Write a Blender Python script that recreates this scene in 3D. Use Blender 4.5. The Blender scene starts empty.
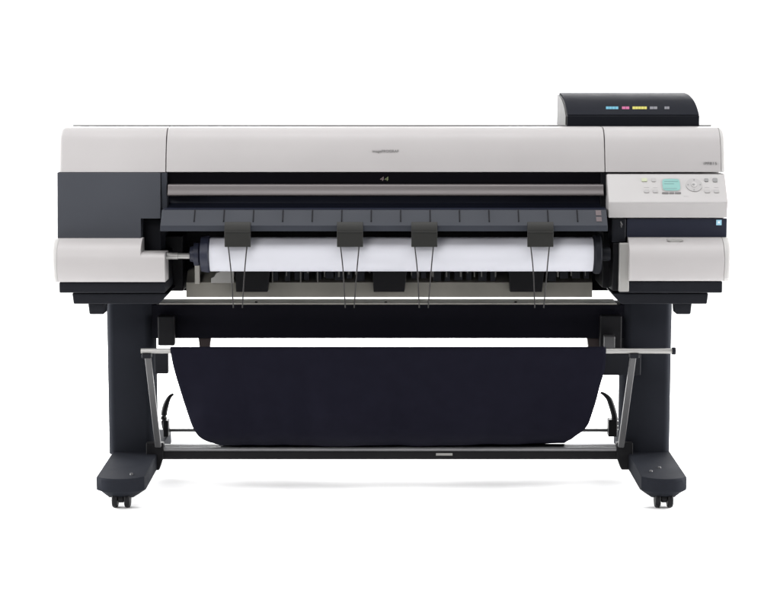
import bpy, bmesh, math, random
from mathutils import Vector, Matrix, noise

random.seed(7)
scene = bpy.context.scene
C = scene.collection

# ---------------------------------------------------------------- camera
CAM_H, CAM_D, PITCH, F = 1.19, 5.30, math.atan(242 / 1920.0), 1920.0
cam = bpy.data.cameras.new('camera')
cam.sensor_width = 36.0
cam.lens = 36.0 * F / 780.0
cam.clip_start, cam.clip_end = 0.1, 200.0
cam_o = bpy.data.objects.new('camera', cam)
C.objects.link(cam_o)
cam_o.location = (0, -CAM_D, CAM_H)
cam_o.rotation_euler = (math.pi / 2 - PITCH, 0, 0)
scene.camera = cam_o

# ---------------------------------------------------------------- studio world, softboxes and added fill lamps
world = bpy.data.worlds.new('World')
scene.world = world
world.use_nodes = True
nt = world.node_tree
nt.nodes.clear()
out = nt.nodes.new('ShaderNodeOutputWorld')
bg = nt.nodes.new('ShaderNodeBackground')
tc = nt.nodes.new('ShaderNodeTexCoord')
sep = nt.nodes.new('ShaderNodeSeparateXYZ')
ramp = nt.nodes.new('ShaderNodeValToRGB')
mp = nt.nodes.new('ShaderNodeMapRange')
nt.links.new(tc.outputs['Generated'], sep.inputs[0])
nt.links.new(sep.outputs['Y'], mp.inputs['Value'])
mp.inputs['From Min'].default_value = -1
mp.inputs['From Max'].default_value = 1
nt.links.new(mp.outputs[0], ramp.inputs[0])
# white studio: dim room on the camera's side, white cove behind
ramp.color_ramp.elements[0].position = 0.30
ramp.color_ramp.elements[0].color = (0.10, 0.10, 0.105, 1)
ramp.color_ramp.elements[1].position = 0.62
ramp.color_ramp.elements[1].color = (1, 1, 1, 1)
nt.links.new(ramp.outputs[0], bg.inputs['Color'])
bg.inputs['Strength'].default_value = 2.0
nt.links.new(bg.outputs[0], out.inputs['Surface'])


def area(name, loc, target, sx, sy, power, col=(1, 1, 1)):
    l = bpy.data.lights.new(name, 'AREA')
    l.shape = 'RECTANGLE'
    l.size, l.size_y, l.energy, l.color = sx, sy, power, col
    o = bpy.data.objects.new(name, l)
    C.objects.link(o)
    o.location = loc
    o.rotation_euler = (Vector(target) - Vector(loc)).to_track_quat('-Z', 'Y').to_euler()
    return o


area('softbox_key', (-2.4, -4.6, 3.3), (-0.1, 0, 0.85), 2.2, 1.4, 120, (1.0, 0.985, 0.975))
area('softbox_overhead', (0.0, -1.5, 4.8), (0.0, -0.6, 0.0), 4.5, 2.0, 210)
area('side_floor_fill', (-3.3, 1.05, 0.75), (0.0, 0.0, 0.0), 1.2, 0.5, 190)  # added pair of low fills, whitening the shaded floor under the printer
area('side_floor_fill', (3.3, 1.05, 0.75), (0.0, 0.0, 0.0), 1.2, 0.5, 190)
area('front_floor_fill', (-3.3, -0.75, 0.75), (0.0, 0.0, 0.0), 1.2, 0.5, 80)  # added pair, fills the floor shadow left at the front
area('front_floor_fill', (3.3, -0.75, 0.75), (0.0, 0.0, 0.0), 1.2, 0.5, 80)
area('rear_floor_fill', (-1.6, 2.9, 1.5), (-0.2, 0.0, 0.0), 2.4, 0.6, 135)  # added pair behind, aimed at the floor under the printer
area('rear_floor_fill', (1.6, 2.9, 1.5), (0.2, 0.0, 0.0), 2.4, 0.6, 135)
area('backdrop_fill', (0.0, 3.4, 4.6), (0.0, 6.5, 1.2), 6.0, 0.8, 110)  # added to bring the backdrop up to white

scene.view_settings.view_transform = 'Standard'
scene.view_settings.look = 'None'
scene.view_settings.exposure = 0.0
scene.view_settings.gamma = 1.0

# ---------------------------------------------------------------- measuring: photo pixel at a known depth -> metres
SP, CP = math.sin(PITCH), math.cos(PITCH)


def P(px, py, Y):
    u, v = (px - 390) / F, (300 - py) / F
    t = (Y + CAM_D) / (CP + v * SP)
    return Vector((u * t, Y, CAM_H + t * (-SP + v * CP)))


def ZY(py, Y):
    return P(390, py, Y).z


def XP(px, py, Y):
    return P(px, py, Y).x


# ---------------------------------------------------------------- materials
def mat(name, col, rough=0.5, metal=0.0, spec=0.5, bump=0.0, bscale=900.0, var=0.0, vscale=6.0,
        sheen=0.0, emit=0.0, rvar=0.08):
    m = bpy.data.materials.new(name)
    m.use_nodes = True
    n, L = m.node_tree.nodes, m.node_tree.links
    b = n['Principled BSDF']
    b.inputs['Base Color'].default_value = (*col, 1)
    b.inputs['Roughness'].default_value = rough
    b.inputs['Metallic'].default_value = metal
    b.inputs['Specular IOR Level'].default_value = spec
    if sheen:
        b.inputs['Sheen Weight'].default_value = sheen
        b.inputs['Sheen Roughness'].default_value = 0.5
    t = n.new('ShaderNodeTexCoord')
    if var:
        nz = n.new('ShaderNodeTexNoise')
        nz.inputs['Scale'].default_value = vscale
        nz.inputs['Detail'].default_value = 5
        L.new(t.outputs['Object'], nz.inputs['Vector'])
        r = n.new('ShaderNodeValToRGB')
        r.color_ramp.elements[0].position = 0.3
        r.color_ramp.elements[1].position = 0.7
        r.color_ramp.elements[0].color = (*[c * (1 - var) for c in col], 1)
        r.color_ramp.elements[1].color = (*[min(1, c * (1 + var)) for c in col], 1)
        L.new(nz.outputs['Fac'], r.inputs[0])
        L.new(r.outputs[0], b.inputs['Base Color'])
    if rvar:
        n2 = n.new('ShaderNodeTexNoise')
        n2.inputs['Scale'].default_value = 14
        n2.inputs['Detail'].default_value = 6
        L.new(t.outputs['Object'], n2.inputs['Vector'])
        mr = n.new('ShaderNodeMapRange')
        mr.inputs['To Min'].default_value = max(0.05, rough - rvar)
        mr.inputs['To Max'].default_value = min(1.0, rough + rvar)
        L.new(n2.outputs['Fac'], mr.inputs['Value'])
        L.new(mr.outputs[0], b.inputs['Roughness'])
    if bump:
        n3 = n.new('ShaderNodeTexNoise')
        n3.inputs['Scale'].default_value = bscale
        n3.inputs['Detail'].default_value = 2
        L.new(t.outputs['Object'], n3.inputs['Vector'])
        bp = n.new('ShaderNodeBump')
        bp.inputs['Strength'].default_value = bump
        bp.inputs['Distance'].default_value = 0.001
        L.new(n3.outputs['Fac'], bp.inputs['Height'])
        L.new(bp.outputs[0], b.inputs['Normal'])
    if emit:
        b.inputs['Emission Color'].default_value = (*col, 1)
        b.inputs['Emission Strength'].default_value = emit
    return m


M = {}
M['light'] = mat('light_grey_plastic', (0.328, 0.314, 0.313), 0.46, spec=0.4, bump=0.10, var=0.02)
M['light_edge'] = mat('pale_grey_plastic', (0.35, 0.342, 0.336), 0.46, spec=0.4, bump=0.10)
M['panel'] = mat('panel_grey_plastic', (0.325, 0.314, 0.312), 0.4, spec=0.4, bump=0.05)
M['dark'] = mat('slate_grey_plastic', (0.037, 0.040, 0.048), 0.5, spec=0.2, bump=0.15, var=0.05)
M['tray'] = mat('charcoal_plastic', (0.0085, 0.0092, 0.012), 0.55, spec=0.10, bump=0.15)
M['stand'] = mat('navy_grey_metal_paint', (0.0125, 0.0136, 0.0172), 0.65, spec=0.015, bump=0.2, bscale=600, var=0.08)
M['beam'] = mat('dark_navy_paint', (0.0042, 0.0042, 0.0070), 0.55, spec=0.05, bump=0.2, bscale=600)
M['black'] = mat('black_plastic', (0.005, 0.005, 0.006), 0.5, spec=0.12)
M['gloss'] = mat('glossy_black', (0.0045, 0.004, 0.006), 0.2, spec=0.15, rvar=0.03)
M['navy'] = mat('navy_plastic', (0.014, 0.016, 0.028), 0.45, spec=0.25)
M['guide'] = mat('blue_grey_plastic', (0.029, 0.032, 0.040), 0.5, spec=0.15, bump=0.1)
M['rib'] = mat('guide_rib_plastic', (0.008, 0.008, 0.010), 0.6, spec=0.08)
M['silver'] = mat('brushed_steel', (0.44, 0.42, 0.41), 0.4, metal=0.85, spec=0.5, bump=0.05)
M['lip'] = mat('warm_grey_metallic_paint', (0.088, 0.078, 0.079), 0.42, metal=0.3, spec=0.5, bump=0.05)
M['rod'] = mat('satin_aluminium', (0.32, 0.315, 0.305), 0.42, metal=0.5)
M['arm'] = mat('grey_painted_steel', (0.058, 0.058, 0.06), 0.42, metal=0.4)
M['grey'] = mat('mid_grey_plastic', (0.255, 0.25, 0.24), 0.5, spec=0.3, bump=0.1)
M['plate'] = mat('warm_grey_sheet_metal', (0.175, 0.168, 0.147), 0.55, metal=0.1, spec=0.35, var=0.15, vscale=9)
M['topstrip'] = mat('warm_grey_beam_top', (0.30, 0.29, 0.265), 0.5, spec=0.3, var=0.08)
M['clip'] = mat('clip_plastic', (0.013, 0.013, 0.0118), 0.55, spec=0.25, bump=0.1)
M['wire'] = mat('dark_wire', (0.022, 0.021, 0.021), 0.5, spec=0.2)
M['paper'] = mat('white_roll_paper', (0.47, 0.473, 0.51), 0.8, spec=0.15, rvar=0.02)
M['ink'] = mat('lettering_ink', (0.14, 0.135, 0.135), 0.6, spec=0.2)
M['ink_soft'] = mat('pale_lettering_ink', (0.33, 0.32, 0.32), 0.6, spec=0.2)
M['screen'] = mat('teal_screen', (0.105, 0.265, 0.245), 0.25, spec=0.3)
M['screen_dark'] = mat('teal_screen_text', (0.05, 0.17, 0.165), 0.3)
M['button'] = mat('button_grey', (0.27, 0.262, 0.26), 0.45)
M['button_dark'] = mat('button_dark_grey', (0.15, 0.15, 0.15), 0.45)
M['button_green'] = mat('button_lime', (0.33, 0.355, 0.24), 0.45)
M['cyan'] = mat('cyan_mark', (0.05, 0.23, 0.32), 0.5)
M['magenta'] = mat('magenta_mark', (0.30, 0.04, 0.14), 0.5)
M['yellow'] = mat('yellow_mark', (0.36, 0.33, 0.04), 0.5)
M['mark_grey'] = mat('grey_mark', (0.10, 0.10, 0.115), 0.5)
M['mark_pink'] = mat('pink_mark', (0.26, 0.20, 0.20), 0.5)
M['mark_green'] = mat('green_mark', (0.22, 0.26, 0.13), 0.5)
M['sticker'] = mat('pale_blue_sticker', (0.30, 0.55, 0.68), 0.4)
M['white'] = mat('white_print', (0.8, 0.8, 0.8), 0.5)
M['warn'] = mat('pink_warning_sticker', (0.055, 0.034, 0.039), 0.5)
M['brown'] = mat('dark_brown_plastic', (0.030, 0.022, 0.022), 0.5, spec=0.2)
M['floor'] = mat('white_sweep_paper', (0.96, 0.96, 0.96), 0.8, spec=0.1, rvar=0)

M['lid'] = mat('slate_lid_plastic', (0.013, 0.014, 0.018), 0.65, spec=0.02, bump=0.15)
M['fin'] = mat('fin_plastic', (0.085, 0.083, 0.078), 0.5, spec=0.2)
M['rear'] = mat('rear_grey_plastic', (0.15, 0.15, 0.15), 0.7, spec=0.03)
M['side'] = mat('lit_side_grey', (0.045, 0.0445, 0.043), 0.6, spec=0.2, bump=0.1)  # light on the ink housing's left face, put into the colour
M['ink_body'] = mat('dark_ink_housing', (0.0065, 0.0072, 0.0100), 0.55, spec=0.08, bump=0.1)
M['bar_highlight'] = mat('bar_highlight_grey', (0.17, 0.17, 0.175), 0.42, metal=0.4)  # grey of the highlight along the stay bar
M['studio'] = mat('dark_unseen_floor', (0.06, 0.06, 0.062), 0.6, spec=0.2, var=0.15, vscale=2)

# fabric with a woven bump
fm = bpy.data.materials.new('navy_woven_fabric')
fm.use_nodes = True
n, L = fm.node_tree.nodes, fm.node_tree.links
b = n['Principled BSDF']
b.inputs['Roughness'].default_value = 0.85
b.inputs['Specular IOR Level'].default_value = 0.05
b.inputs['Sheen Weight'].default_value = 0.0
t = n.new('ShaderNodeTexCoord')
w1 = n.new('ShaderNodeTexWave'); w1.inputs['Scale'].default_value = 260; w1.bands_direction = 'X'
w2 = n.new('ShaderNodeTexWave'); w2.inputs['Scale'].default_value = 260; w2.bands_direction = 'Z'
nz = n.new('ShaderNodeTexNoise'); nz.inputs['Scale'].default_value = 22; nz.inputs['Detail'].default_value = 8
for q in (w1, w2, nz):
    L.new(t.outputs['Object'], q.inputs['Vector'])
ad = n.new('ShaderNodeMath'); ad.operation = 'ADD'
L.new(w1.outputs['Fac'], ad.inputs[0]); L.new(w2.outputs['Fac'], ad.inputs[1])
bp = n.new('ShaderNodeBump'); bp.inputs['Strength'].default_value = 0.25; bp.inputs['Distance'].default_value = 0.001
L.new(ad.outputs[0], bp.inputs['Height']); L.new(bp.outputs[0], b.inputs['Normal'])
r = n.new('ShaderNodeValToRGB')
r.color_ramp.elements[0].color = (0.0048, 0.0047, 0.0092, 1); r.color_ramp.elements[0].position = 0.3
r.color_ramp.elements[1].color = (0.0056, 0.0055, 0.0106, 1); r.color_ramp.elements[1].position = 0.7
L.new(nz.outputs['Fac'], r.inputs[0]); L.new(r.outputs[0], b.inputs['Base Color'])
M['fabric'] = fm


# ---------------------------------------------------------------- helpers
def root_of(o):
    while o.parent:
        o = o.parent
    return o


def obj(name, bm, m, parent=None, bevel=0.0, seg=3, sharp=35, ang=45):
    bmesh.ops.remove_doubles(bm, verts=bm.verts, dist=1e-6)
    bmesh.ops.recalc_face_normals(bm, faces=bm.faces)
    if parent:
        bmesh.ops.translate(bm, verts=bm.verts, vec=-root_of(parent).location)
    me = bpy.data.meshes.new(name)
    bm.to_mesh(me)
    bm.free()
    for mm in (m if isinstance(m, (list, tuple)) else [m]):
        me.materials.append(mm)
    for p in me.polygons:
        p.use_smooth = True
    if not bevel:
        me.set_sharp_from_angle(angle=math.radians(sharp))
    o = bpy.data.objects.new(name, me)
    C.objects.link(o)
    if parent:
        o.parent = parent
    if bevel:
        md = o.modifiers.new('bevel', 'BEVEL')
        md.width, md.segments, md.limit_method = bevel, seg, 'ANGLE'
        md.angle_limit = math.radians(ang)
        md.use_clamp_overlap = True
        md.harden_normals = True
        me.set_sharp_from_angle(angle=math.radians(80))
    return o


def thing(name, label, cat, loc, group=None):
    o = bpy.data.objects.new(name, None)
    o.empty_display_size = 0.1
    C.objects.link(o)
    o.location = loc
    o['label'], o['category'] = label, cat
    if group:
        o['group'] = group
    return o


def box(bm, x0, x1, y0, y1, z0, z1, mi=0):
    v = [bm.verts.new((x, y, z)) for x in (x0, x1) for y in (y0, y1) for z in (z0, z1)]
    for f in ((0, 1, 3, 2), (4, 6, 7, 5), (0, 4, 5, 1), (2, 3, 7, 6), (0, 2, 6, 4), (1, 5, 7, 3)):
        fc = bm.faces.new([v[i] for i in f])
        fc.material_index = mi
    return v


def pbox(bm, x0, x1, py0, py1, Y0, Y1, mi=0):
    """box whose front face (depth Y0) covers these photo pixels"""
    pm = (py0 + py1) / 2
    return box(bm, XP(x0, pm, Y0), XP(x1, pm, Y0), Y0, Y1, ZY(py1, Y0), ZY(py0, Y0), mi)


def smooth_line(pts, n=6):
    res = []
    for i in range(len(pts) - 1):
        p0 = pts[max(i - 1, 0)]; p1 = pts[i]; p2 = pts[i + 1]; p3 = pts[min(i + 2, len(pts) - 1)]
        for k in range(n):
            t = k / n
            res.append(tuple(0.5 * ((2 * b) + (-a + c) * t + (2 * a - 5 * b + 4 * c - d) * t * t +
                                    (-a + 3 * b - 3 * c + d) * t ** 3) for a, b, c, d in zip(p0, p1, p2, p3)))
    res.append(tuple(pts[-1]))
    return res


def extrude_x(bm, prof, x0, x1, mi=0):
    """closed (Y, Z) outline swept along X"""
    a = [bm.verts.new((x0, y, z)) for y, z in prof]
    c = [bm.verts.new((x1, y, z)) for y, z in prof]
    k = len(prof)
    for i in range(k):
        j = (i + 1) % k
        bm.faces.new((a[i], a[j], c[j], c[i])).material_index = mi
    bm.faces.new(list(reversed(a))).material_index = mi
    bm.faces.new(c).material_index = mi


def extrude_y(bm, pts, y0, y1, mi=0):
    """closed (X, Z) outline given thickness along Y"""
    a = [bm.verts.new((x, y0, z)) for x, z in pts]
    c = [bm.verts.new((x, y1, z)) for x, z in pts]
    k = len(pts)
    for i in range(k):
        j = (i + 1) % k
        bm.faces.new((a[i], a[j], c[j], c[i])).material_index = mi
    bm.faces.new(list(reversed(a))).material_index = mi
    bm.faces.new(c).material_index = mi


def extrude_z(bm, pts, z0, z1):
    a = [bm.verts.new((x, y, z0)) for x, y in pts]
    c = [bm.verts.new((x, y, z1)) for x, y in pts]
    k = len(pts)
    for i in range(k):
        j = (i + 1) % k
        bm.faces.new((a[i], a[j], c[j], c[i]))
    bm.faces.new(list(reversed(a)))
    bm.faces.new(c)


def front(pts, n=5):
    """smooth front line of a cover from (photo row, depth) pairs, as (Y, Z)"""
    return smooth_line([(Y, ZY(py, Y)) for py, Y in pts], n)


def tube(bm, pts, r, n=12, mi=0):
    pts = [Vector(p) for p in pts]
    rs = r if isinstance(r, (list, tuple)) else [r] * len(pts)
    rings = []
    up = Vector((0, 0, 1))
    for i, p in enumerate(pts):
        d = (pts[min(i + 1, len(pts) - 1)] - pts[max(i - 1, 0)]).normalized()
        s = d.cross(up)
        if s.length < 0.05:
            s = d.cross(Vector((0, 1, 0)))
        s.normalize()
        q = s.cross(d).normalized()
        rings.append([bm.verts.new(p + rs[i] * (math.cos(2 * math.pi * k / n) * s + math.sin(2 * math.pi * k / n) * q))
                      for k in range(n)])
    for i in range(len(rings) - 1):
        for k in range(n):
            bm.faces.new((rings[i][k], rings[i][(k + 1) % n], rings[i + 1][(k + 1) % n], rings[i + 1][k])).material_index = mi
    bm.faces.new(list(reversed(rings[0]))).material_index = mi
    bm.faces.new(rings[-1]).material_index = mi


def lathe_x(bm, prof, cy, cz, n=48, mi=0):
    """(x, radius) outline turned round the X axis through (cy, cz)"""
    rings = []
    for x, r in prof:
        rings.append([bm.verts.new((x, cy + r * math.cos(2 * math.pi * k / n), cz + r * math.sin(2 * math.pi * k / n)))
                      for k in range(n)])
    for i in range(len(rings) - 1):
        for k in range(n):
            bm.faces.new((rings[i][k], rings[i][(k + 1) % n], rings[i + 1][(k + 1) % n], rings[i + 1][k])).material_index = mi
    bm.faces.new(list(reversed(rings[0]))).material_index = mi
    bm.faces.new(rings[-1]).material_index = mi


def B():
    return bmesh.new()


def text_bm(body, size, depth, origin, xdir, udir, width=None):
    """lettering as raised mesh laid on a plane through origin"""
    cu = bpy.data.curves.new('lettering', 'FONT')
    cu.body, cu.size, cu.extrude = body, size, depth
    cu.align_x, cu.align_y = 'CENTER', 'CENTER'
    cu.resolution_u = 4
    to = bpy.data.objects.new('lettering', cu)
    C.objects.link(to)
    dg = bpy.context.evaluated_depsgraph_get()
    me = bpy.data.meshes.new_from_object(to.evaluated_get(dg))
    C.objects.unlink(to)
    bpy.data.objects.remove(to)
    bpy.data.curves.remove(cu)
    bm = B()
    bm.from_mesh(me)
    bpy.data.meshes.remove(me)
    xs = [v.co.x for v in bm.verts]
    w = max(xs) - min(xs)
    sx = (width / w) if width else 1.0
    x, u = Vector(xdir).normalized(), Vector(udir).normalized()
    nrm = x.cross(u).normalized()
    for v in bm.verts:
        v.co = Vector(origin) + x * (v.co.x * sx) + u * v.co.y + nrm * v.co.z
    return bm


# ---------------------------------------------------------------- the setting: white studio sweep
bm = B()
line = [(-1.3, 0.0), (4.4, 0.0)]
for k in range(1, 13):
    a = math.pi / 2 * k / 12
    line.append((4.4 + 2.2 * math.sin(a), 2.2 - 2.2 * math.cos(a)))
line.append((6.6, 7.0))
rows = [[bm.verts.new((x, y, z)) for x in (-7.0, 7.0)] for y, z in line]
for i in range(len(rows) - 1):
    bm.faces.new((rows[i][0], rows[i][1], rows[i + 1][1], rows[i + 1][0]))
o = obj('backdrop', bm, M['floor'])
o['kind'] = 'structure'
bm = B()
box(bm, -14, 14, -14, 14, -0.1, -0.004)
o = obj('floor', bm, M['studio'])  # unseen dark floor, added to cut bounce onto the printer's front
o['kind'] = 'structure'

# ---------------------------------------------------------------- the printer
BACK = 0.36
printer = thing('wide_format_printer',
                'pale grey and black wide roll printer with small teal screen, on a dark stand',
                'printer', (0, 0.08, ZY(304, -0.05)))

XL = XP(50.3, 262, -0.20)           # outer ends of the housing
XR = XP(733, 262, -0.20)
SEAM_L = XP(165.7, 172, -0.115)
SEAM_R = XP(605.0, 166, -0.11)
CAP_L = XP(56.6, 262, -0.20)
CAP_R = XP(724.8, 262, -0.20)
GAP = 0.0012

upper = front([(126.3, 0.0195), (126.8, -0.025), (128.0, -0.05), (131, -0.068), (138, -0.085), (154, -0.102), (172, -0.113)])
ZU = ZY(172, -0.113)
up_prof = [(0.0195, ZU)] + upper


def cover(name, prof, x0, x1, m, parent=printer, bevel=0.0025, **k):
    q = B()
    extrude_x(q, prof, x0, x1)
    return obj(name, q, m, parent, bevel=bevel, **k)


def round_cover(name, prof, x0, x1, m, rl=0.0, rr=0.0, top=True, parent=printer):
    """cover whose left/right end is rounded off by rl/rr; prof starts with its back points"""
    zs_ = [z for y, z in prof]
    zmax, zmin, yb = max(zs_), min(zs_), max(y for y, z in prof)
    secs = []
    n_ = 7
    if rl:
        secs += [(x0 + rl * (1 - math.sin(math.pi / 2 * k / n_)), rl * (1 - math.cos(math.pi / 2 * k / n_))) for k in range(n_, 0, -1)]
        secs = [(x0 + rl * (1 - math.cos(math.pi / 2 * k / n_)), rl * (1 - math.sin(math.pi / 2 * k / n_))) for k in range(n_ + 1)]
    else:
        secs = [(x0, 0.0)]
    if rr:
        secs += [(x1 - rr * (1 - math.cos(math.pi / 2 * k / n_)), rr * (1 - math.sin(math.pi / 2 * k / n_))) for k in range(n_, -1, -1)]
    else:
        secs += [(x1, 0.0)]
    q = B()
    rings = []
    for X, d in secs:
        rg = []
        for y, z in prof:
            yy = y if y > yb - 1e-5 else min(yb - 0.001, y + d)
            f = max(0.0, (z - zmin) / (zmax - zmin) - 0.75) / 0.25 if top else 0.0
            rg.append(q.verts.new((X, yy, z - d * 0.9 * f)))
        rings.append(rg)
    for a_, c_ in zip(rings, rings[1:]):
        for j in range(len(prof)):
            jj = (j + 1) % len(prof)
            q.faces.new((a_[j], a_[jj], c_[jj], c_[j]))
    q.faces.new(list(reversed(rings[0])))
    q.faces.new(rings[-1])
    return obj(name, q, m, parent, sharp=40)


lid = cover('top_cover', up_prof, SEAM_L + GAP, SEAM_R - GAP, M['light'], bevel=0.0018)
UL = XP(57.3, 172, -0.113)
UR = XP(727.0, 172, -0.113)
round_cover('end_cover', up_prof, UL, SEAM_L - GAP, M['light'], rl=0.015)
er = cover('end_cover', up_prof, SEAM_R + GAP, XP(721.3, 172, -0.113) - 0.0006, M['light'], bevel=0.0012)
round_cover('end_cap', up_prof, XP(721.3, 172, -0.113) + 0.0002, UR, M['light_edge'], rr=0.014)
bm = B()
zr = ZY(124.9, 0.024)
extrude_x(bm, [(0.024, ZU + 0.004), (0.024, zr - 0.001), (0.028, zr), (BACK, zr - 0.024), (BACK, ZU + 0.004)], UL + 0.022, UR - 0.022)
obj('rear_cover', bm, M['rear'], printer, bevel=0.001)

# inner chassis behind the covers
bm = B()
box(bm, UL + 0.012, UR - 0.012, 0.0, BACK - 0.004, ZY(231, 0.0), ZU + 0.002)
obj('chassis', bm, M['black'], printer, bevel=0.002)
bm = B()
box(bm, XP(138, 260, 0.14), XP(634, 260, 0.14), 0.14, 0.20, ZY(290.5, 0.14), ZY(231, 0.0) - 0.004)
obj('rear_wall', bm, M['black'], printer)

# slate side panel on the left end
bm = B()
zt_, zm_, zb_ = ZY(172.4, -0.115), ZY(218.6, -0.128), ZY(238.3, -0.1336)
xa_, xb_ = XP(160.5, 195, -0.12), XP(141, 228, -0.13)
extrude_y(bm, [(UL, zt_), (UL, zb_), (xb_, zb_), (xb_, zm_), (xa_, zm_), (xa_, zt_)], -0.2, 0.1)
for v in bm.verts:
    if v.co.y < -0.1:
        v.co.y = -0.1336 + 0.0186 * (v.co.z - zb_) / (zt_ - zb_)
obj('side_panel', bm, M['dark'], printer, bevel=0.0015)
bm = B()
pbox(bm, 141.5, 161, 219.5, 254, -0.085, 0.1)
obj('recess_wall', bm, M['tray'], printer, bevel=0.002)
# slim upright that ends the paper slot
bm = B()
pbox(bm, 161.3, 166.8, 172.5, 209.5, -0.112, 0.05)
obj('slot_end_trim', bm, M['guide'], printer, bevel=0.0015)
bm = B()
pbox(bm, 600.8, 606.5, 172.5, 212, -0.100, 0.05)
obj('slot_end_trim', bm, M['rib'], printer, bevel=0.0015)

# lower roll covers
low = [(238.6, -0.148), (245, -0.180), (254, -0.196), (262, -0.20), (271, -0.1975), (278, -0.193), (282, -0.187)]
lowf = front(low)


def low_prof(lf, back=-0.110):
    return [(back, lf[-1][1]), (back, lf[0][1])] + lf


bm = B()
NX = XP(141, 245, -0.18)
EX = XP(164.5, 265, -0.2)
extrude_x(bm, low_prof(lowf), CAP_L + 0.0003, NX)
lowb = front([(252.0, -0.150), (252.6, -0.178), (255.5, -0.1965), (262, -0.20), (271, -0.1975), (278, -0.193), (282, -0.187)])
extrude_x(bm, low_prof(lowb), NX, EX)
obj('roll_cover', bm, M['light'], printer, bevel=0.0012)
round_cover('end_cap', low_prof(lowf, 0.13), XL, CAP_L - 0.0002, M['light_edge'], rl=0.014, top=False)
RX0 = XP(629.8, 262, -0.2)
cover('roll_cover', low_prof(front([(237.5, -0.150)] + low[1:6] + [(281, -0.187)])), RX0, CAP_R - 0.0006, M['light'], bevel=0.0012)
round_cover('end_cap', low_prof(front([(237.5, -0.150)] + low[1:6] + [(281, -0.187)]), 0.13), CAP_R + 0.0002, XR, M['light_edge'], rr=0.016,
            top=False)
# grip notch in the right cover
bm = B()
lathe_r = []
a = P(674.5, 239.2, -0.157)
pts = [(a.x + 0.022 * math.cos(math.pi + math.pi * k / 12), a.z + 0.007 * math.sin(math.pi + math.pi * k / 12)) for k in range(13)]
extrude_y(bm, pts, -0.1705, -0.13)
obj('grip_recess', bm, M['grey'], printer, bevel=0.0008)

# charcoal undertrays with their levelling feet
for sgn, (a0, a1, b0, b1, k0, k1) in ((-1, (59, 165.5, 72, 169, 88, 105)), (1, (619, 722.6, 612, 708.5, 675, 692))):
    bm = B()
    pbox(bm, a0, a1, 282.2 if sgn < 0 else 281.2, 293, -0.165, 0.125)
    obj('undertray', bm, M['tray'], printer, bevel=0.004)
    bm = B()
    Yb = -0.145
    z0, z1 = ZY(304, Yb), ZY(293.3, Yb)
    if sgn < 0:
        pts = [(XP(b0, 293, Yb), z1), (XP(b0 + 1.5, 304, Yb), z0), (XP(159, 304, Yb), z0), (XP(b1, 296, Yb), z1)]
    else:
        pts = [(XP(b1, 293, Yb), z1), (XP(b1 - 1.5, 304, Yb), z0), (XP(621, 304, Yb), z0), (XP(b0, 296, Yb), z1)]
    extrude_y(bm, pts, Yb, 0.12)
    ut = obj('base_plate', bm, M['tray'], printer, bevel=0.003)
    bm = B()
    kz0, kz1 = ZY(314.5, -0.12), z0 - 0.0005
    x0, x1 = XP(k0, 309, -0.12), XP(k1, 309, -0.12)
    extrude_y(bm, [(x0, kz1), (x0 + 0.003, kz0), (x1 - 0.003, kz0), (x1, kz1)], -0.12, -0.06)
    obj('levelling_foot', bm, M['tray'], ut, bevel=0.004)

# paper slot, lip and ejection guide
SX0, SX1 = 167.2, 600.6
bm = B()
pbox(bm, 167, 604, 172.6, 184.5, -0.088, 0.0)
win = obj('slot_window', bm, M['gloss'], printer, bevel=0.001)
for px, m in ((381.8, M['mark_pink']), (386.4, M['mark_green'])):
    q = text_bm('4', 0.0165, 0.0004, P(px + 0.3, 179, -0.0886), (1, 0, 0), (0.2, 0, 1), width=0.0105)
    obj('size_mark', q, m, win)
bm = B()
lp = smooth_line([(Y, ZY(py, Y)) for py, Y in [(184.2, -0.108), (185.0, -0.114), (190, -0.120), (194.6, -0.127), (195.8, -0.124)]], 4)
extrude_x(bm, [(-0.09, lp[-1][1]), (-0.09, lp[0][1])] + lp, XP(167.2, 190, -0.13), XP(604, 190, -0.13))
obj('slot_lip', bm, M['lip'], printer, bevel=0.0008)
bm = B()
g1 = [(-0.075, ZY(196.3, -0.075)), (-0.08, ZY(203, -0.08)), (-0.105, ZY(207.5, -0.105)), (-0.166, ZY(209.6, -0.166))]
extrude_x(bm, [(0.0, g1[-1][1]), (0.0, g1[0][1])] + g1, XP(167, 200, -0.08), XP(604, 200, -0.08))
obj('inner_guide', bm, M['navy'], printer, bevel=0.001)
bm = B()
g2 = [(-0.166, ZY(209.8, -0.166)), (-0.181, ZY(216, -0.181)), (-0.198, ZY(223, -0.198)), (-0.205, ZY(225.5, -0.205)),
      (-0.205, ZY(231.2, -0.205))]
GX0, GX1 = XP(160.5, 225, -0.2), XP(607.5, 225, -0.2)
extrude_x(bm, [(-0.185, g2[-1][1]), (-0.06, g2[-1][1] + 0.014), (-0.06, g2[0][1])] + g2, GX0, GX1)
ej = obj('ejection_guide', bm, [M['guide']], printer, bevel=0.0012)
bm = B()
sl = (Vector((0, g2[2][0], g2[2][1])) - Vector((0, g2[0][0], g2[0][1])))
nn = Vector((0, sl.z, -sl.y)).normalized()
if nn.z < 0:
    nn = -nn
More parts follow.
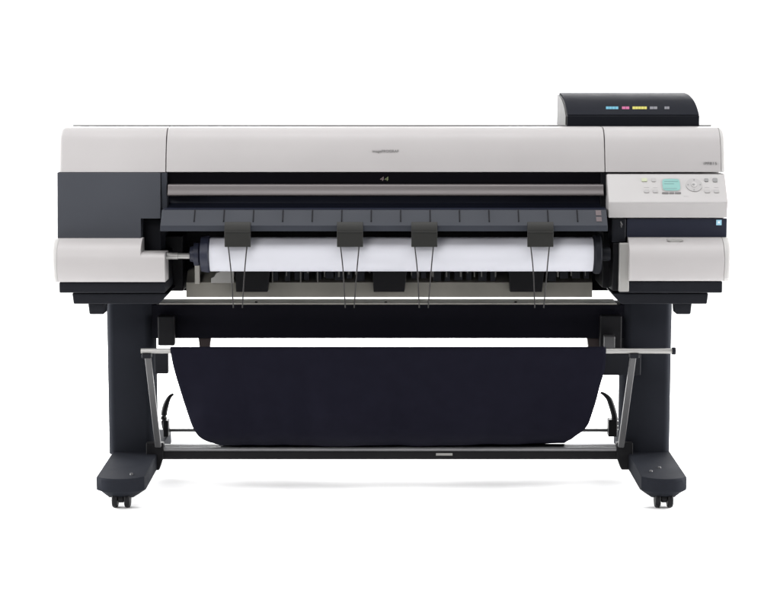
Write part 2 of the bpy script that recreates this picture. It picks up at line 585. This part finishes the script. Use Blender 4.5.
for px in [194.5 + 29.45 * k for k in range(14)]:
    if px > 600:
        continue
    bm = B()
    xa = XP(px, 217, -0.183)
    pa = Vector((xa, *g2[0])) + sl * 0.03
    pb = Vector((xa, *g2[0])) + sl * 0.90
    vs = []
    for p in (pa, pb):
        for dx in (-0.0013, 0.0013):
            vs.append((p + Vector((dx, 0, 0)), p + Vector((dx, 0, 0)) + nn * 0.0035))
    vv = [[bm.verts.new(a), bm.verts.new(c)] for a, c in vs]
    a0, a1, b0, b1 = vv
    for f in ((a0[1], a1[1], b1[1], b0[1]), (a0[0], a0[1], b0[1], b0[0]), (a1[0], b1[0], b1[1], a1[1]),
              (a0[0], a1[0], a1[1], a0[1]), (b0[0], b0[1], b1[1], b1[0])):
        bm.faces.new(f)
    obj('guide_rib', bm, M['rib'], ej)
bm = B()
pa = Vector((XP(595.5, 213, -0.17), *g2[0])) + sl * 0.05 + nn * 0.0012
pb = Vector((XP(601.0, 213, -0.17), *g2[0])) + sl * 0.05 + nn * 0.0012
for lo, hi in ((0.0, 0.4), (0.5, 0.85)):
    bm.faces.new([bm.verts.new(p) for p in (pa + sl * lo, pb + sl * lo, pb + sl * hi, pa + sl * hi)])
obj('warning_sticker', bm, M['warn'], ej)

# control panel on the right
bm = B()
pp = [(-0.113, ZY(174.0, -0.113)), (-0.172, ZY(202.5, -0.172)), (-0.163, ZY(217.8, -0.163))]
PX0, PX1 = XP(608.8, 202, -0.172), XP(728.3, 202, -0.172)
extrude_x(bm, [(0.02, pp[-1][1]), (0.02, pp[0][1])] + pp, PX0, PX1)
panel = obj('control_panel', bm, M['panel'], printer, bevel=0.003)
ps = Vector((0, pp[1][0] - pp[0][0], pp[1][1] - pp[0][1]))
pn = Vector((0, ps.z, -ps.y)).normalized()
if pn.z < 0:
    pn = -pn
pu = -ps.normalized()


def on_panel(px, py, off=0.0):
    # meet the sloping panel with the line through this photo pixel
    lo, hi = -0.113, -0.172
    for _ in range(30):
        mid = (lo + hi) / 2
        z = ZY(py, mid)
        zpl = pp[0][1] + (mid + 0.113) / (-0.172 + 0.113) * (pp[1][1] - pp[0][1])
        if z > zpl:
            hi = mid
        else:
            lo = mid
    q = P(px, py, mid)
    return q + pn * off


def panel_pad(bm, px0, px1, py0, py1, h, mi=0, rnd=0.25, n=20, oval=False):
    c = (on_panel(px0, py0) + on_panel(px1, py1)) / 2
    hx = (on_panel(px1, py0) - on_panel(px0, py0)).length / 2
    hy = (on_panel(px0, py1) - on_panel(px0, py0)).length / 2
    e = 2.0 if oval else 5.0
    pts = []
    for k in range(n):
        a = 2 * math.pi * k / n
        ca, sa = math.cos(a), math.sin(a)
        pts.append((hx * math.copysign(abs(ca) ** (2 / e), ca), hy * math.copysign(abs(sa) ** (2 / e), sa)))
    lo = [bm.verts.new(c + Vector((x, 0, 0)) + pu * y - pn * 0.001) for x, y in pts]
    hi = [bm.verts.new(c + Vector((x, 0, 0)) + pu * y + pn * h) for x, y in pts]
    for k in range(n):
        bm.faces.new((lo[k], lo[(k + 1) % n], hi[(k + 1) % n], hi[k])).material_index = mi
    bm.faces.new(hi).material_index = mi


bm = B()
panel_pad(bm, 661.2, 681.2, 178.3, 191.4, 0.0008)
bz = obj('display', bm, M['button'], panel)
bm = B()
panel_pad(bm, 662.4, 680.0, 179.0, 190.8, 0.0016)
sc = obj('screen', bm, M['screen'], bz)
bm = B()
for x0, x1, y0, y1 in ((664, 678, 181.2, 181.9), (664, 674, 183.6, 184.2), (664, 677, 188.2, 189.3)):
    panel_pad(bm, x0, x1, y0, y1, 0.0021)
obj('screen_text', bm, M['screen_dark'], bz)
bm = B()
for x0, x1 in ((662, 668.6), (669.2, 674.2), (674.8, 681)):
    panel_pad(bm, x0, x1, 192.2, 194.0, 0.0015)
obj('softkey', bm, M['ink'], panel)
for (cx, cy, w, h, m) in ((644.3, 180, 2.8, 1.7, 'button_green'), (653.6, 180, 2.2, 1.8, 'button'),
                          (646.6, 191.2, 2.6, 1.6, 'button'), (655.4, 191.2, 2.6, 1.6, 'button'),
                          (706.3, 180.2, 2.0, 1.5, 'button_dark'), (715.0, 180.2, 2.4, 1.9, 'button_dark'),
                          (707.2, 191.3, 2.8, 1.6, 'button'), (716.4, 191.3, 2.6, 1.6, 'button')):
    bm = B()
    panel_pad(bm, cx - w, cx + w, cy - h, cy + h, 0.0022)
    obj('button', bm, M[m], panel)
for x0, x1, y in ((644, 649, 187.4), (653, 657.5, 187.6), (704.8, 709.5, 187.4), (714, 718.6, 187.4), (683.5, 688.5, 196.2)):
    bm = B()
    panel_pad(bm, x0, x1, y - 0.28, y + 0.28, 0.0004)
    obj('button_lettering', bm, M['ink_soft'], panel)
bm = B()
panel_pad(bm, 685.9, 702.2, 178.6, 191.6, 0.0020, oval=True, n=36)
dial = obj('dial', bm, M['button'], panel)
bm = B()
panel_pad(bm, 691.2, 696.8, 182.6, 187.6, 0.0034, oval=True, n=24)
obj('dial_button', bm, M['panel'], dial)
bm = B()
panel_pad(bm, 692.0, 694.8, 184.2, 186.0, 0.0040, oval=True, n=16)
for cx, cy in ((688.0, 185), (700.2, 185), (694, 180.2), (694, 190.2)):
    panel_pad(bm, cx - 0.7, cx + 0.7, cy - 0.6, cy + 0.6, 0.0026, oval=True, n=10)
obj('dial_mark', bm, M['button_dark'], dial)

# dark strip below the panel, with the blue sticker
bm = B()
pbox(bm, 626.5, 727.0, 218.4, 237.2, -0.142, 0.05)
strip = obj('trim_strip', bm, M['navy'], printer, bevel=0.002)
bm = B()
pbox(bm, 716.3, 721.6, 219.8, 225.2, -0.1432, -0.141)
stk = obj('energy_sticker', bm, M['sticker'], strip)
bm = B()
c = P(718.9, 222.3, -0.1438)
star = [(c.x + (0.0045 if k % 2 == 0 else 0.002) * math.sin(k * math.pi / 5), c.z + (0.0045 if k % 2 == 0 else 0.002) * math.cos(k * math.pi / 5)) for k in range(10)]
extrude_y(bm, star, -0.1437, -0.1428)
obj('star', bm, M['white'], stk)
# release lever housing and the upright grey cover edge
bm = B()
pbox(bm, 611.5, 626, 218.4, 242.6, -0.150, 0.05)
lev = obj('lever_housing', bm, M['tray'], printer, bevel=0.004)
bm = B()
tube(bm, [P(620.8, 221.5, -0.156), P(621.6, 224.5, -0.160), P(621.2, 227.5, -0.156)], [0.0022, 0.0036, 0.002], 10)
obj('lever_glint', bm, M['arm'], lev)  # glint on the lever box, modelled as a small grey bead
bm = B()
pbox(bm, 619.2, 629.4, 243.2, 291.8, -0.172, -0.155)
obj('cover_edge', bm, M['grey'], printer, bevel=0.003)
bm = B()
pbox(bm, 602.5, 612, 232, 288, -0.07, 0.12)
pbox(bm, 612.3, 628, 243, 291, -0.150, 0.12)
box(bm, RX0 + 0.003, XP(715, 260, -0.13), -0.108, 0.13, ZY(281, -0.108), ZY(240, -0.108))
obj('inner_side_wall', bm, M['black'], printer, bevel=0.003)
bm = B()
box(bm, XP(70, 260, -0.13), EX - 0.003, -0.108, 0.13, ZY(281, -0.108), ZY(253.5, -0.108))
pbox(bm, 163.3, 183, 236, 291, 0.02, 0.13)
obj('inner_side_wall', bm, M['black'], printer, bevel=0.003)
bm = B()
pbox(bm, 194.6, 199.4, 258, 284, -0.02, 0.0)
obj('roll_support', bm, M['topstrip'], printer, bevel=0.001)

# roll deck of warm grey sheet metal with feed units and fins
bm = B()
d0 = [(0.03, ZY(271, 0.03)), (0.0, ZY(281.5, 0.0)), (-0.005, ZY(282.3, -0.005)), (-0.012, ZY(297.2, -0.012))]
extrude_x(bm, [(0.125, d0[-1][1] + 0.012), (0.125, d0[0][1])] + d0, XP(186.2, 290, -0.01), XP(592.3, 290, -0.01))
deck = obj('roll_deck', bm, M['plate'], printer, bevel=0.001)
for x0, x1 in ((235, 270.5), (372.5, 407.5), (509, 545)):
    bm = B()
    Yf = -0.03
    extrude_y(bm, [(XP(x0, 266, Yf), ZY(266, Yf)), (XP(x0 + 1, 292, Yf), ZY(292, Yf)), (XP(x1 - 3, 292, Yf), ZY(292, Yf)),
                   (XP(x1, 266, Yf), ZY(266, Yf))], Yf, 0.05)
    obj('feed_unit', bm, M['black'], printer, bevel=0.002)
rr = random.Random(3)
x = 272.0
while x < 590:
    if not (369 < x < 410 or 505 < x < 547):
        bm = B()
        pbox(bm, x, x + rr.choice([0.9, 1.2, 1.8]), 266, rr.choice([273, 274.5, 276, 277, 283]), -0.018, 0.02)
        obj('paper_feed_fin', bm, M['fin'], deck)
    x += rr.choice([7.0, 10.0, 14.0])
x = 273.0
while x < 588:
    if not (366 < x < 411 or 502 < x < 548):
        bm = B()
        pbox(bm, x, x + rr.choice([5, 8]), 268, rr.choice([278.5, 280, 281]), -0.012, 0.02)
        obj('feed_roller', bm, M['tray'], deck)
    x += rr.choice([9.5, 12.0])
bm = B()
pts = [P(211, 283, -0.02), P(211, 278, -0.02), P(214, 277, -0.02), P(216, 273, -0.02), P(222, 271, -0.02), P(234, 271, -0.02), P(234, 283, -0.02)]
extrude_y(bm, [(p.x, p.z) for p in pts], -0.02, 0.02)
obj('roll_rest', bm, M['grey'], deck, bevel=0.001)

# ink tank housing behind the right end
IX0, IX1 = XP(567, 120, 0.02), XP(699.5, 118, 0.02)
bm = B()
crv = smooth_line([(Y, ZY(py, Y)) for py, Y in ((115.6, 0.022), (107.6, 0.065), (101.0, 0.125), (96.2, 0.205), (94.0, 0.285))], 5)
ztop = crv[-1][1]
extrude_x(bm, [(0.30, ZY(128, 0.02)), (0.02, ZY(128, 0.02)), (0.02, crv[0][1])] + crv[1:] + [(0.30, ztop - 0.001)], IX0, IX1)
ink = obj('ink_tank_housing', bm, M['ink_body'], printer, bevel=0.003)
bm = B()
cin, cout = [], []
for i, (y, z) in enumerate(crv):
    a_, b_ = crv[max(i - 1, 0)], crv[min(i + 1, len(crv) - 1)]
    d_ = Vector((b_[0] - a_[0], b_[1] - a_[1])).normalized()
    nv = Vector((-d_.y, d_.x))
    cin.append((y + nv.x * 0.0003, z + nv.y * 0.0003))
    cout.append((y + nv.x * 0.0038, z + nv.y * 0.0038))
extrude_x(bm, cout + list(reversed(cin)), IX0 + 0.001, IX1 - 0.001)
tl = obj('tank_lid', bm, M['lid'], ink, bevel=0.002)
bm = B()
extrude_x(bm, [(0.30, ZY(128, 0.02)), (0.03, ZY(128, 0.02))] + [(y + 0.006, z - 0.002) for y, z in crv],
          IX0 - 0.0035, IX0 + 0.001)
obj('lit_side_face', bm, M['side'], ink, bevel=0.001)  # left face of the housing, its lit tone put into a paler plate


def ink_pt(px, py):
    for (y0, z0), (y1, z1) in zip(cout, cout[1:]):
        r0, r1 = z0 - ZY(py, y0), z1 - ZY(py, y1)
        if r0 <= 0 <= r1:
            y = y0 + (y1 - y0) * r0 / (r0 - r1)
            return P(px, py, y) + Vector((0, -0.0005, 0.0005))
    return P(px, py, cout[0][0] - 0.001)


for x0, x1, m in ((606, 618.5, 'cyan'), (622, 629.5, 'magenta'), (632.5, 647, 'yellow'), (649.8, 657.5, 'mark_grey'), (664.5, 669.5, 'mark_grey')):
    bm = B()
    nb = max(2, int((x1 - x0) / 2.6))
    for k in range(nb):
        xa = x0 + (x1 - x0) * k / nb
        xb = x0 + (x1 - x0) * (k + 0.92) / nb
        f = [bm.verts.new(ink_pt(px, py)) for px, py in ((xa, 109.2), (xb, 109.2), (xb, 106.6), (xa, 106.6))]
        bm.faces.new(f)
    obj('ink_colour_mark', bm, M[m], tl)

# lettering on the covers
def on_upper(px, py):
    pts = upper
    best = None
    for (y0, z0), (y1, z1) in zip(pts, pts[1:]):
        for k in range(9):
            y = y0 + (y1 - y0) * k / 8; z = z0 + (z1 - z0) * k / 8
            d = abs(ZY(py, y) - z)
            if best is None or d < best[0]:
                best = (d, y, z, (y0 - y1, z0 - z1))
    return P(px, py, best[1]), Vector((0, *best[3])).normalized()


c, u = on_upper(385.5, 151.3)
nrm = Vector((1, 0, 0)).cross(u)
obj('lettering', text_bm('imagePROGRAF', 0.0105, 0.0003, c + nrm * 0.0012, (1, 0, 0), u, width=0.071), M['ink'], lid)
c, u = on_upper(710.2, 163.6)
nrm = Vector((1, 0, 0)).cross(u)
obj('lettering', text_bm('iPF815', 0.0105, 0.0003, c + nrm * 0.0010, (1, 0, 0), u, width=0.036), M['ink'], er)

# wire paper guides clipped over the ejection guide: one is built, three are copies
gx = [237.7, 350.0, 424.3, 540.3]
LAB = ['charcoal clip with two thin wires hanging over the left end of the white paper roll',
       'charcoal wire clip second from the left on the paper roll, left of the centre',
       'charcoal wire clip third from the left on the paper roll, just right of centre',
       'charcoal clip with two thin wires nearest the right end of the white paper roll']
guides = []
for i, px in enumerate(gx):
    loc = Vector((XP(px, 235, -0.21), -0.21, ZY(247, -0.21)))
    if i == 0:
        g = thing('paper_guide', LAB[0], 'paper guide', loc, 'wire paper guides on the front of the printer')
        X0 = px
        bm = B()
        pr = [(-0.2085, ZY(231.5, -0.2085)), (-0.2085, ZY(246.8, -0.206)), (-0.217, ZY(247.0, -0.217)), (-0.219, ZY(234, -0.219)),
              (-0.2145, ZY(226, -0.2145)), (-0.204, ZY(221.7, -0.204)), (-0.200, ZY(222.3, -0.200)), (-0.2085, ZY(226.6, -0.2085))]
        extrude_x(bm, pr, XP(X0 - 13, 235, -0.21), XP(X0 + 13, 235, -0.21))
        box(bm, XP(X0 - 12.4, 235, -0.21), XP(X0 + 12.4, 235, -0.21), -0.2200, -0.2150, ZY(232.6, -0.219), ZY(231.4, -0.219))
        obj('clip', bm, M['clip'], g, bevel=0.0012)
        for pts in ([(-9.5, 246, -0.212), (-7.0, 268, -0.217), (-5.6, 288, -0.217), (-4.3, 307.8, -0.214)],
                    [(9.2, 246, -0.212), (7.2, 268, -0.217), (5.8, 288, -0.217), (4.6, 307.8, -0.214)]):
            bm = B()
            ln = smooth_line([tuple(P(X0 + a, b_, c_)) for a, b_, c_ in pts], 6)
            tube(bm, ln, 0.0017, 8)
            obj('wire', bm, M['wire'], g)
    else:
        g = guides[0].copy()
        C.objects.link(g)
        g.location = loc
        g['label'] = LAB[i]
        for ch in guides[0].children:
            d = ch.copy()
            C.objects.link(d)
            d.parent = g
    guides.append(g)

# ---------------------------------------------------------------- the paper roll on its holder
RY, RZ = -0.150, ZY(254.2, -0.150)
RR = 0.0462
roll = thing('paper_roll', 'long roll of white paper mounted under the front guide of the printer', 'paper roll',
             (0, RY, RZ - RR))
x0, x1 = XP(210.5, 254, RY), XP(592.3, 254, RY)
bm = B()
lathe_x(bm, [(x0, 0.026), (x0, RR - 0.0006), (x0 + 0.0008, RR), (x1 - 0.0008, RR), (x1, RR - 0.0006), (x1, 0.026)], RY, RZ, 72)
obj('paper', bm, M['paper'], roll)
bm = B()
lathe_x(bm, [(XP(200.5, 254, RY), 0.030), (XP(201.5, 254, RY), 0.047), (x0 - 0.004, 0.050), (x0 - 0.0008, 0.047), (x0 - 0.0007, 0.02)], RY, RZ, 48)
obj('flange', bm, M['navy'], roll)
bm = B()
lathe_x(bm, [(x1 + 0.0007, 0.02), (x1 + 0.0008, 0.049), (x1 + 0.006, 0.053), (XP(599, 254, RY), 0.053), (XP(600.5, 254, RY), 0.048), (XP(600.5, 254, RY), 0.02)], RY, RZ, 48)
lathe_x(bm, [(XP(600.8, 254, RY), 0.018), (XP(610, 254, RY), 0.018), (XP(610.5, 254, RY), 0.012)], RY, RZ, 24)
obj('flange', bm, M['tray'], roll)
bm = B()
lathe_x(bm, [(XP(190, 254, RY), 0.012), (XP(190.3, 254, RY), 0.020), (XP(194, 254, RY), 0.022), (XP(194.3, 254, RY), 0.031),
             (XP(199, 254, RY), 0.031), (XP(200.2, 254, RY), 0.027)], RY, RZ, 32)
obj('hub', bm, M['navy'], roll)
bm = B()
zs = ZY(256, RY)
lathe_x(bm, [(XP(158, 254, RY), 0.0092), (XP(178, 254, RY), 0.0092), (XP(178.2, 254, RY), 0.0078), (XP(189.6, 254, RY), 0.0078)], RY, zs, 24)
obj('spindle', bm, M['rod'], roll)

# ---------------------------------------------------------------- the stand
stand = thing('printer_stand', 'dark navy steel stand with two columns and long feet on twin castors', 'stand', (0, 0, 0))
COLD = 0.125
FT0 = ZY(479.0, -0.33)     # top of the feet
for sgn in (-1, 1):
    if sgn < 0:
        cx0, cx1 = XP(106.6, 380, 0), XP(155.5, 380, 0)
        fx0, fx1 = XP(94.8, 486, -0.33), XP(143.2, 486, -0.33)
    else:
        cx0, cx1 = XP(620.5, 380, 0), XP(672.0, 380, 0)
        fx0, fx1 = XP(642.6, 486, -0.33), XP(688.2, 486, -0.33)
    bm = B()
    r0, r1 = (cx0, cx1 - 0.020) if sgn < 0 else (cx0 + 0.020, cx1)
    ri, ro = 0.030, 0.022
    pl_, pr_ = (ro, ri) if sgn < 0 else (ri, ro)
    plan = [(cx0 + pl_ * 1.0 * (1 - math.cos(math.pi / 2 * k / 6)), 1.4 * pl_ * (1 - math.sin(math.pi / 2 * k / 6))) for k in range(7)]
    plan += [(cx1 - pr_ * 1.0 * (1 - math.sin(math.pi / 2 * k / 6)), 1.4 * pr_ * (1 - math.cos(math.pi / 2 * k / 6))) for k in range(7)]
    extrude_z(bm, plan + [(r1, COLD), (r0, COLD)], FT0 - 0.004, ZY(304.4, -0.05) - 0.001)
    obj('column', bm, M['stand'], stand, sharp=35)
    bm = B()
    # foot: side outline with a rounded, undercut nose, swept across its width
    zt = FT0
    zb = ZY(494.5, -0.33)
    prof = [(-0.335, zb + 0.006), (-0.337, zt - 0.006), (-0.332, zt), (0.0, zt + 0.004), (0.13, zt + 0.004), (0.36, zt), (0.366, zb + 0.004),
            (0.31, zb - 0.014), (-0.295, zb - 0.017)]
    # rounded nose in plan
    nx = 9
    xs = [fx0 + (fx1 - fx0) * k / (nx - 1) for k in range(nx)]
    rings = []
    for k, X in enumerate(xs):
        s = abs(2 * k / (nx - 1) - 1)
        pull = 0.032 * s ** 2.6
        lift = 0.017 * max(0, (s - 0.5) / 0.5)
        ring = []
        for j, (y, z) in enumerate(prof):
            yy = y + (pull if y < -0.25 else (-pull if y > 0.3 else 0))
            zz = z + (lift if z < zb - 0.001 else 0)
            ring.append(bm.verts.new((X, yy, zz)))
        rings.append(ring)
    for a, c in zip(rings, rings[1:]):
        for j in range(len(prof)):
            jj = (j + 1) % len(prof)
            bm.faces.new((a[j], a[jj], c[jj], c[j]))
    bm.faces.new(list(reversed(rings[0])))
    bm.faces.new(rings[-1])
    ft = obj('foot', bm, M['stand'], stand, bevel=0.003, ang=38)
    for px, py in (((131.5, 475.0),) if sgn < 0 else ((659.5, 468.5), (651, 472))):
        # bolt heads on top of the foot
        bm = B()
        for _Y in (None,):
            d = (CAM_H - zt)
            v = (300 - py) / F
            tt = -d / (-SP + v * CP)
            p = Vector(((px - 390) / F * tt, -CAM_D + tt * (CP + v * SP), zt))
        ring0 = [bm.verts.new(p + Vector((0.005 * math.cos(k * math.pi / 5), 0.005 * math.sin(k * math.pi / 5), 0.0))) for k in range(10)]
        ring1 = [bm.verts.new(p + Vector((0.004 * math.cos(k * math.pi / 5), 0.004 * math.sin(k * math.pi / 5), 0.005))) for k in range(10)]
        for k in range(10):
            bm.faces.new((ring0[k], ring0[(k + 1) % 10], ring1[(k + 1) % 10], ring1[k]))
        bm.faces.new(ring1)
        obj('bolt', bm, M['arm'], ft)
    cxm = XP(121.3, 500, -0.29) if sgn < 0 else XP(663.7, 500, -0.29)
    for Y in (-0.285, 0.28):
        bm = B()
        top = zb - 0.012
        # hood and stem between the two wheels
        hood = []
        for k in range(9):
            a = math.pi * k / 8
            hood.append((Y + 0.021 * math.cos(a) , 0.025 + 0.021 * math.sin(a)))
        extrude_x(bm, hood + [(Y - 0.012, 0.016), (Y + 0.012, 0.016)], cxm - 0.0075, cxm + 0.0075)
        extrude_x(bm, [(Y - 0.014, 0.04), (Y + 0.014, 0.04), (Y + 0.014, top), (Y - 0.014, top)], cxm - 0.0185, cxm + 0.0185)
        ca = obj('castor', bm, M['black'], stand, bevel=0.002)
        for s in (-1, 1):
            bm = B()
            xa = cxm + s * 0.0165
            lathe_x(bm, [(xa - 0.0075, 0.014), (xa - 0.0070, 0.0225), (xa - 0.004, 0.0248), (xa + 0.004, 0.0248), (xa + 0.0070, 0.0225), (xa + 0.0075, 0.014)], Y, 0.0248, 28)
            obj('wheel', bm, M['black'], ca)

# cross beam between the columns
BX0, BX1 = XP(148, 320, 0.0), XP(628, 320, 0.0)
bm = B()
box(bm, BX0, BX1, 0.012, 0.113, ZY(339, 0.0), ZY(305.3, 0.0))
cb = obj('cross_beam', bm, M['beam'], stand, bevel=0.002)
bm = B()
zt = ZY(305.3, 0.0)
box(bm, BX0 + 0.03, BX1 - 0.03, 0.0145, 0.1115, zt + 0.0003, zt + 0.004)
obj('top_plate', bm, M['topstrip'], cb)
for px in (256.5, 386, 515.5):
    bm = B()
    X = XP(px, 301, 0.04)
    tube(bm, [(X, 0.03, zt + 0.004), (X, 0.03, zt + 0.0075)], 0.004, 10)
    obj('screw', bm, M['black'], cb)
for px0, px1, y0, y1 in ((157.5, 174.5, 316, 346), (600, 622, 315.5, 352)):
    bm = B()
    pbox(bm, px0, px1, y0, y1, -0.022, 0.010)
    obj('beam_bracket', bm, M['black'], stand, bevel=0.005)
for px0, px1, m in ((199.5, 209.5, 'brown'), (588.5, 600, 'brown')):
    bm = B()
    extrude_y(bm, [(XP(px0 - 1.5, 334, 0.02), ZY(336, 0.02)), (XP(px0 + .5, 345, 0.02), ZY(352, 0.02)),
                   (XP(px1 - .5, 345, 0.02), ZY(352, 0.02)), (XP(px1 + 1.5, 334, 0.02), ZY(336, 0.02))], 0.02, 0.05)
    obj('hanger', bm, M[m], stand, bevel=0.001)
bm = B()
pbox(bm, 604.5, 615, 336.5, 348, -0.06, -0.024)
obj('latch', bm, M['arm'], stand, bevel=0.002)

# lower stay bar: shade put into its black, lit top into a grey tube
LX0, LX1 = XP(159, 452, -0.02), XP(622, 452, -0.02)
bm = B()
pr = []
yc, z0, z1 = 0.0, ZY(460.3, -0.02), ZY(445.8, -0.02)
hh = (z1 - z0) / 2
for k in range(28):
    a = 2 * math.pi * k / 28
    ca, sa = math.cos(a), math.sin(a)
    pr.append((yc + 0.024 * math.copysign(abs(ca) ** 0.6, ca), (z0 + z1) / 2 + hh * math.copysign(abs(sa) ** 0.6, sa)))
extrude_x(bm, pr, LX0, LX1)
bar = obj('stay_bar', bm, M['black'], stand)
bm = B()
zz = ZY(449.2, -0.024)
tube(bm, [(LX0 + 0.004, -0.021, zz), (LX1 - 0.004, -0.021, zz)], 0.0062, 16)
obj('bar_highlight', bm, M['bar_highlight'], bar)  # lit top of the bar, modelled as a pale tube
bm = B()
pbox(bm, 436, 452.5, 453.3, 455.6, -0.0262, -0.02)
obj('pale_patch', bm, M['grey'], bar)  # small pale grey strip on the bar's front
for sgn in (-1, 1):
    bm = B()
    if sgn < 0:
        pts = [P(146, 443, -0.03), P(163.5, 443, -0.03), P(163.5, 457, -0.03), P(159, 470.5, -0.03), P(146, 470.5, -0.03)]
    else:
        pts = [P(633, 443, -0.03), P(616.5, 443, -0.03), P(616.5, 457, -0.03), P(621.5, 470, -0.03), P(633, 470, -0.03)]
    extrude_y(bm, [(p.x, p.z) for p in pts], -0.03, -0.004)
    obj('bar_bracket', bm, M['black'], stand, bevel=0.003)

# ---------------------------------------------------------------- the catch basket hung in the stand
RODY = -0.13
basket = thing('catch_basket', 'dark navy cloth catch basket slung between rods below the printer', 'basket',
               (0, 0.05, ZY(446, 0.0)))
ZR = ZY(351, RODY)
bm = B()
tube(bm, [(XP(141, 351, RODY), RODY, ZR), (XP(672.5, 351, RODY), RODY, ZR)], 0.0072, 18)
rod = obj('top_rod', bm, M['rod'], basket)
bm = B()
tube(bm, [(XP(671.8, 351, RODY), RODY, ZR), (XP(675.5, 351, RODY), RODY, ZR)], 0.0105, 18)
obj('rod_cap', bm, M['tray'], rod)
bm = B()
tube(bm, [P(164, 430.3, 0.24), P(617, 430.3, 0.24)], 0.0048, 14)
obj('rear_rod', bm, M['arm'], basket)

# cloth: hem round the rod, front drop, trough, then up to the rear rod
path = [(-0.118, 347.2), (-0.134, 347.6), (-0.139, 352), (-0.137, 365), (-0.132, 390), (-0.120, 415), (-0.098, 432), (-0.06, 440.5), (0.0, 443.6)]
pz = [(Y, ZY(py, Y)) for py, Y in [(p[1], p[0]) for p in path]]
zb = pz[-1][1]
pz += [(0.07, zb + 0.004), (0.15, zb + 0.018), (0.24, ZY(430.3, 0.24) + 0.004)]
ppx = smooth_line(pz, 8)
edgeL = [(340, 170), (350, 170.3), (362, 172.3), (375, 175.5), (395, 181.5), (410, 186.5), (422, 191), (430, 195), (436, 200.5), (440, 209), (443, 219), (449, 226)]
edgeR = [(340, 606), (350, 606), (362, 605.6), (372, 604), (385, 600), (400, 596.2), (415, 591.5), (424, 588.3), (431, 583), (436, 576.5), (440, 571.5), (443, 566), (449, 560)]


edgeL, edgeR = smooth_line(edgeL, 6), smooth_line(edgeR, 6)


def interp(tab, x):
    if x <= tab[0][0]:
        return tab[0][1]
    for (a, b1), (c1, d1) in zip(tab, tab[1:]):
        if x <= c1:
            return b1 + (d1 - b1) * (x - a) / (c1 - a)
    return tab[-1][1]


def row_of(Y, Z):
    # photo row of a point (inverse of ZY)
    dy, dz = Y + CAM_D, Z - CAM_H
    dep = dy * CP - dz * SP
    return 300 - F * (dy * SP + dz * CP) / dep


bm = B()
NU = 120
grid = []
for (Y, Z) in ppx:
    r_ = row_of(Y, Z)
    if Y > 0.0:
        r_ = 449
    xl, xr = XP(interp(edgeL, r_), r_, Y), XP(interp(edgeR, r_), r_, Y)
    rowv = []
    fall = max(0.0, min(1.0, (r_ - 352) / 60))
    for k in range(NU + 1):
        s = k / NU
        X = xl + (xr - xl) * s
        wv = noise.noise(Vector((X * 3.1, Z * 2.0, 1.7))) * 0.012 + noise.noise(Vector((X * 9.0, Z * 5.0, 5.0))) * 0.003
        wv += (0.008 * math.sin(X * 17 + 3 * Z) + 0.016 * noise.noise(Vector((X * 14, Z * 1.5, 3.3)))) * fall
        sag = -0.004 * math.sin(math.pi * s) * fall
        rowv.append(bm.verts.new((X, Y + wv * fall, Z + sag + 0.003 * noise.noise(Vector((X * 6, Y * 6, 9.0))) * fall)))
    grid.append(rowv)
for a, c in zip(grid, grid[1:]):
    for k in range(NU):
        bm.faces.new((a[k], a[k + 1], c[k + 1], c[k]))
cl = obj('cloth', bm, M['fabric'], basket, sharp=80)
sd = cl.modifiers.new('thickness', 'SOLIDIFY')
sd.thickness = 0.0025
sd.offset = 0
for sgn in (-1, 1):
    if sgn < 0:
        a, b_ = P(147.5, 354, -0.125), P(158.3, 447, -0.045)
        jx, br, hk = 147, (154.5, 168, 353.5, 374), 1
    else:
        a, b_ = P(633.5, 354, -0.125), P(620.8, 447, -0.045)
        jx, br, hk = 634, (603.5, 641, 354, 375.5), -1
    # flat steel arm
    bm = B()
    w, th = 0.0085, 0.006
    d = (b_ - a).normalized()
    sx = Vector((1, 0, 0)) - d * d.x
    sx.normalize()
    ny = d.cross(sx).normalized()
    vs = []
    for p in (a, b_):
        vs.append([bm.verts.new(p + sx * i * w + ny * j * th) for i, j in ((-1, -1), (1, -1), (1, 1), (-1, 1))])
    for k in range(4):
        bm.faces.new((vs[0][k], vs[0][(k + 1) % 4], vs[1][(k + 1) % 4], vs[1][k]))
    bm.faces.new(vs[0]); bm.faces.new(vs[1])
    arm = obj('support_arm', bm, M['arm'], basket, bevel=0.003)
    bm = B()
    c = P(jx, 352.6, -0.125)
    box(bm, c.x - 0.013, c.x + 0.013, -0.142, -0.112, c.z - 0.014, c.z - 0.001)
    obj('rod_clamp', bm, M['tray'], arm, bevel=0.003)
    bm = B()
    pbox(bm, br[0], br[1], br[2], br[3], -0.03, -0.002)
    obj('stop_block', bm, M['tray'], basket, bevel=0.003)
    # curved black holder standing on the rear rod
    bm = B()
    if sgn < 0:
        pts = [(173.5, 394), (170, 396.5), (167, 402), (164.8, 409), (163.8, 417), (164.6, 425), (166, 430)]
    else:
        pts = [(600.5, 392.5), (604.5, 394.5), (609, 399), (611.8, 406), (614, 414), (615.2, 422), (614.6, 430)]
    pts = smooth_line(pts, 4)
    rad = [0.003 + 0.0062 * min(1, k / (len(pts) * 0.4)) for k in range(len(pts))]
    tube(bm, [P(x, y, 0.22) for x, y in pts], rad, 12)
    hold = obj('cloth_holder', bm, M['black'], basket)
    bm = B()
    if sgn < 0:
        pbox(bm, 163.2, 168.4, 421, 437, 0.205, 0.245)
    else:
        pbox(bm, 608.5, 617.0, 420, 437, 0.205, 0.245)
    obj('holder_clamp', bm, M['black'], hold, bevel=0.002)
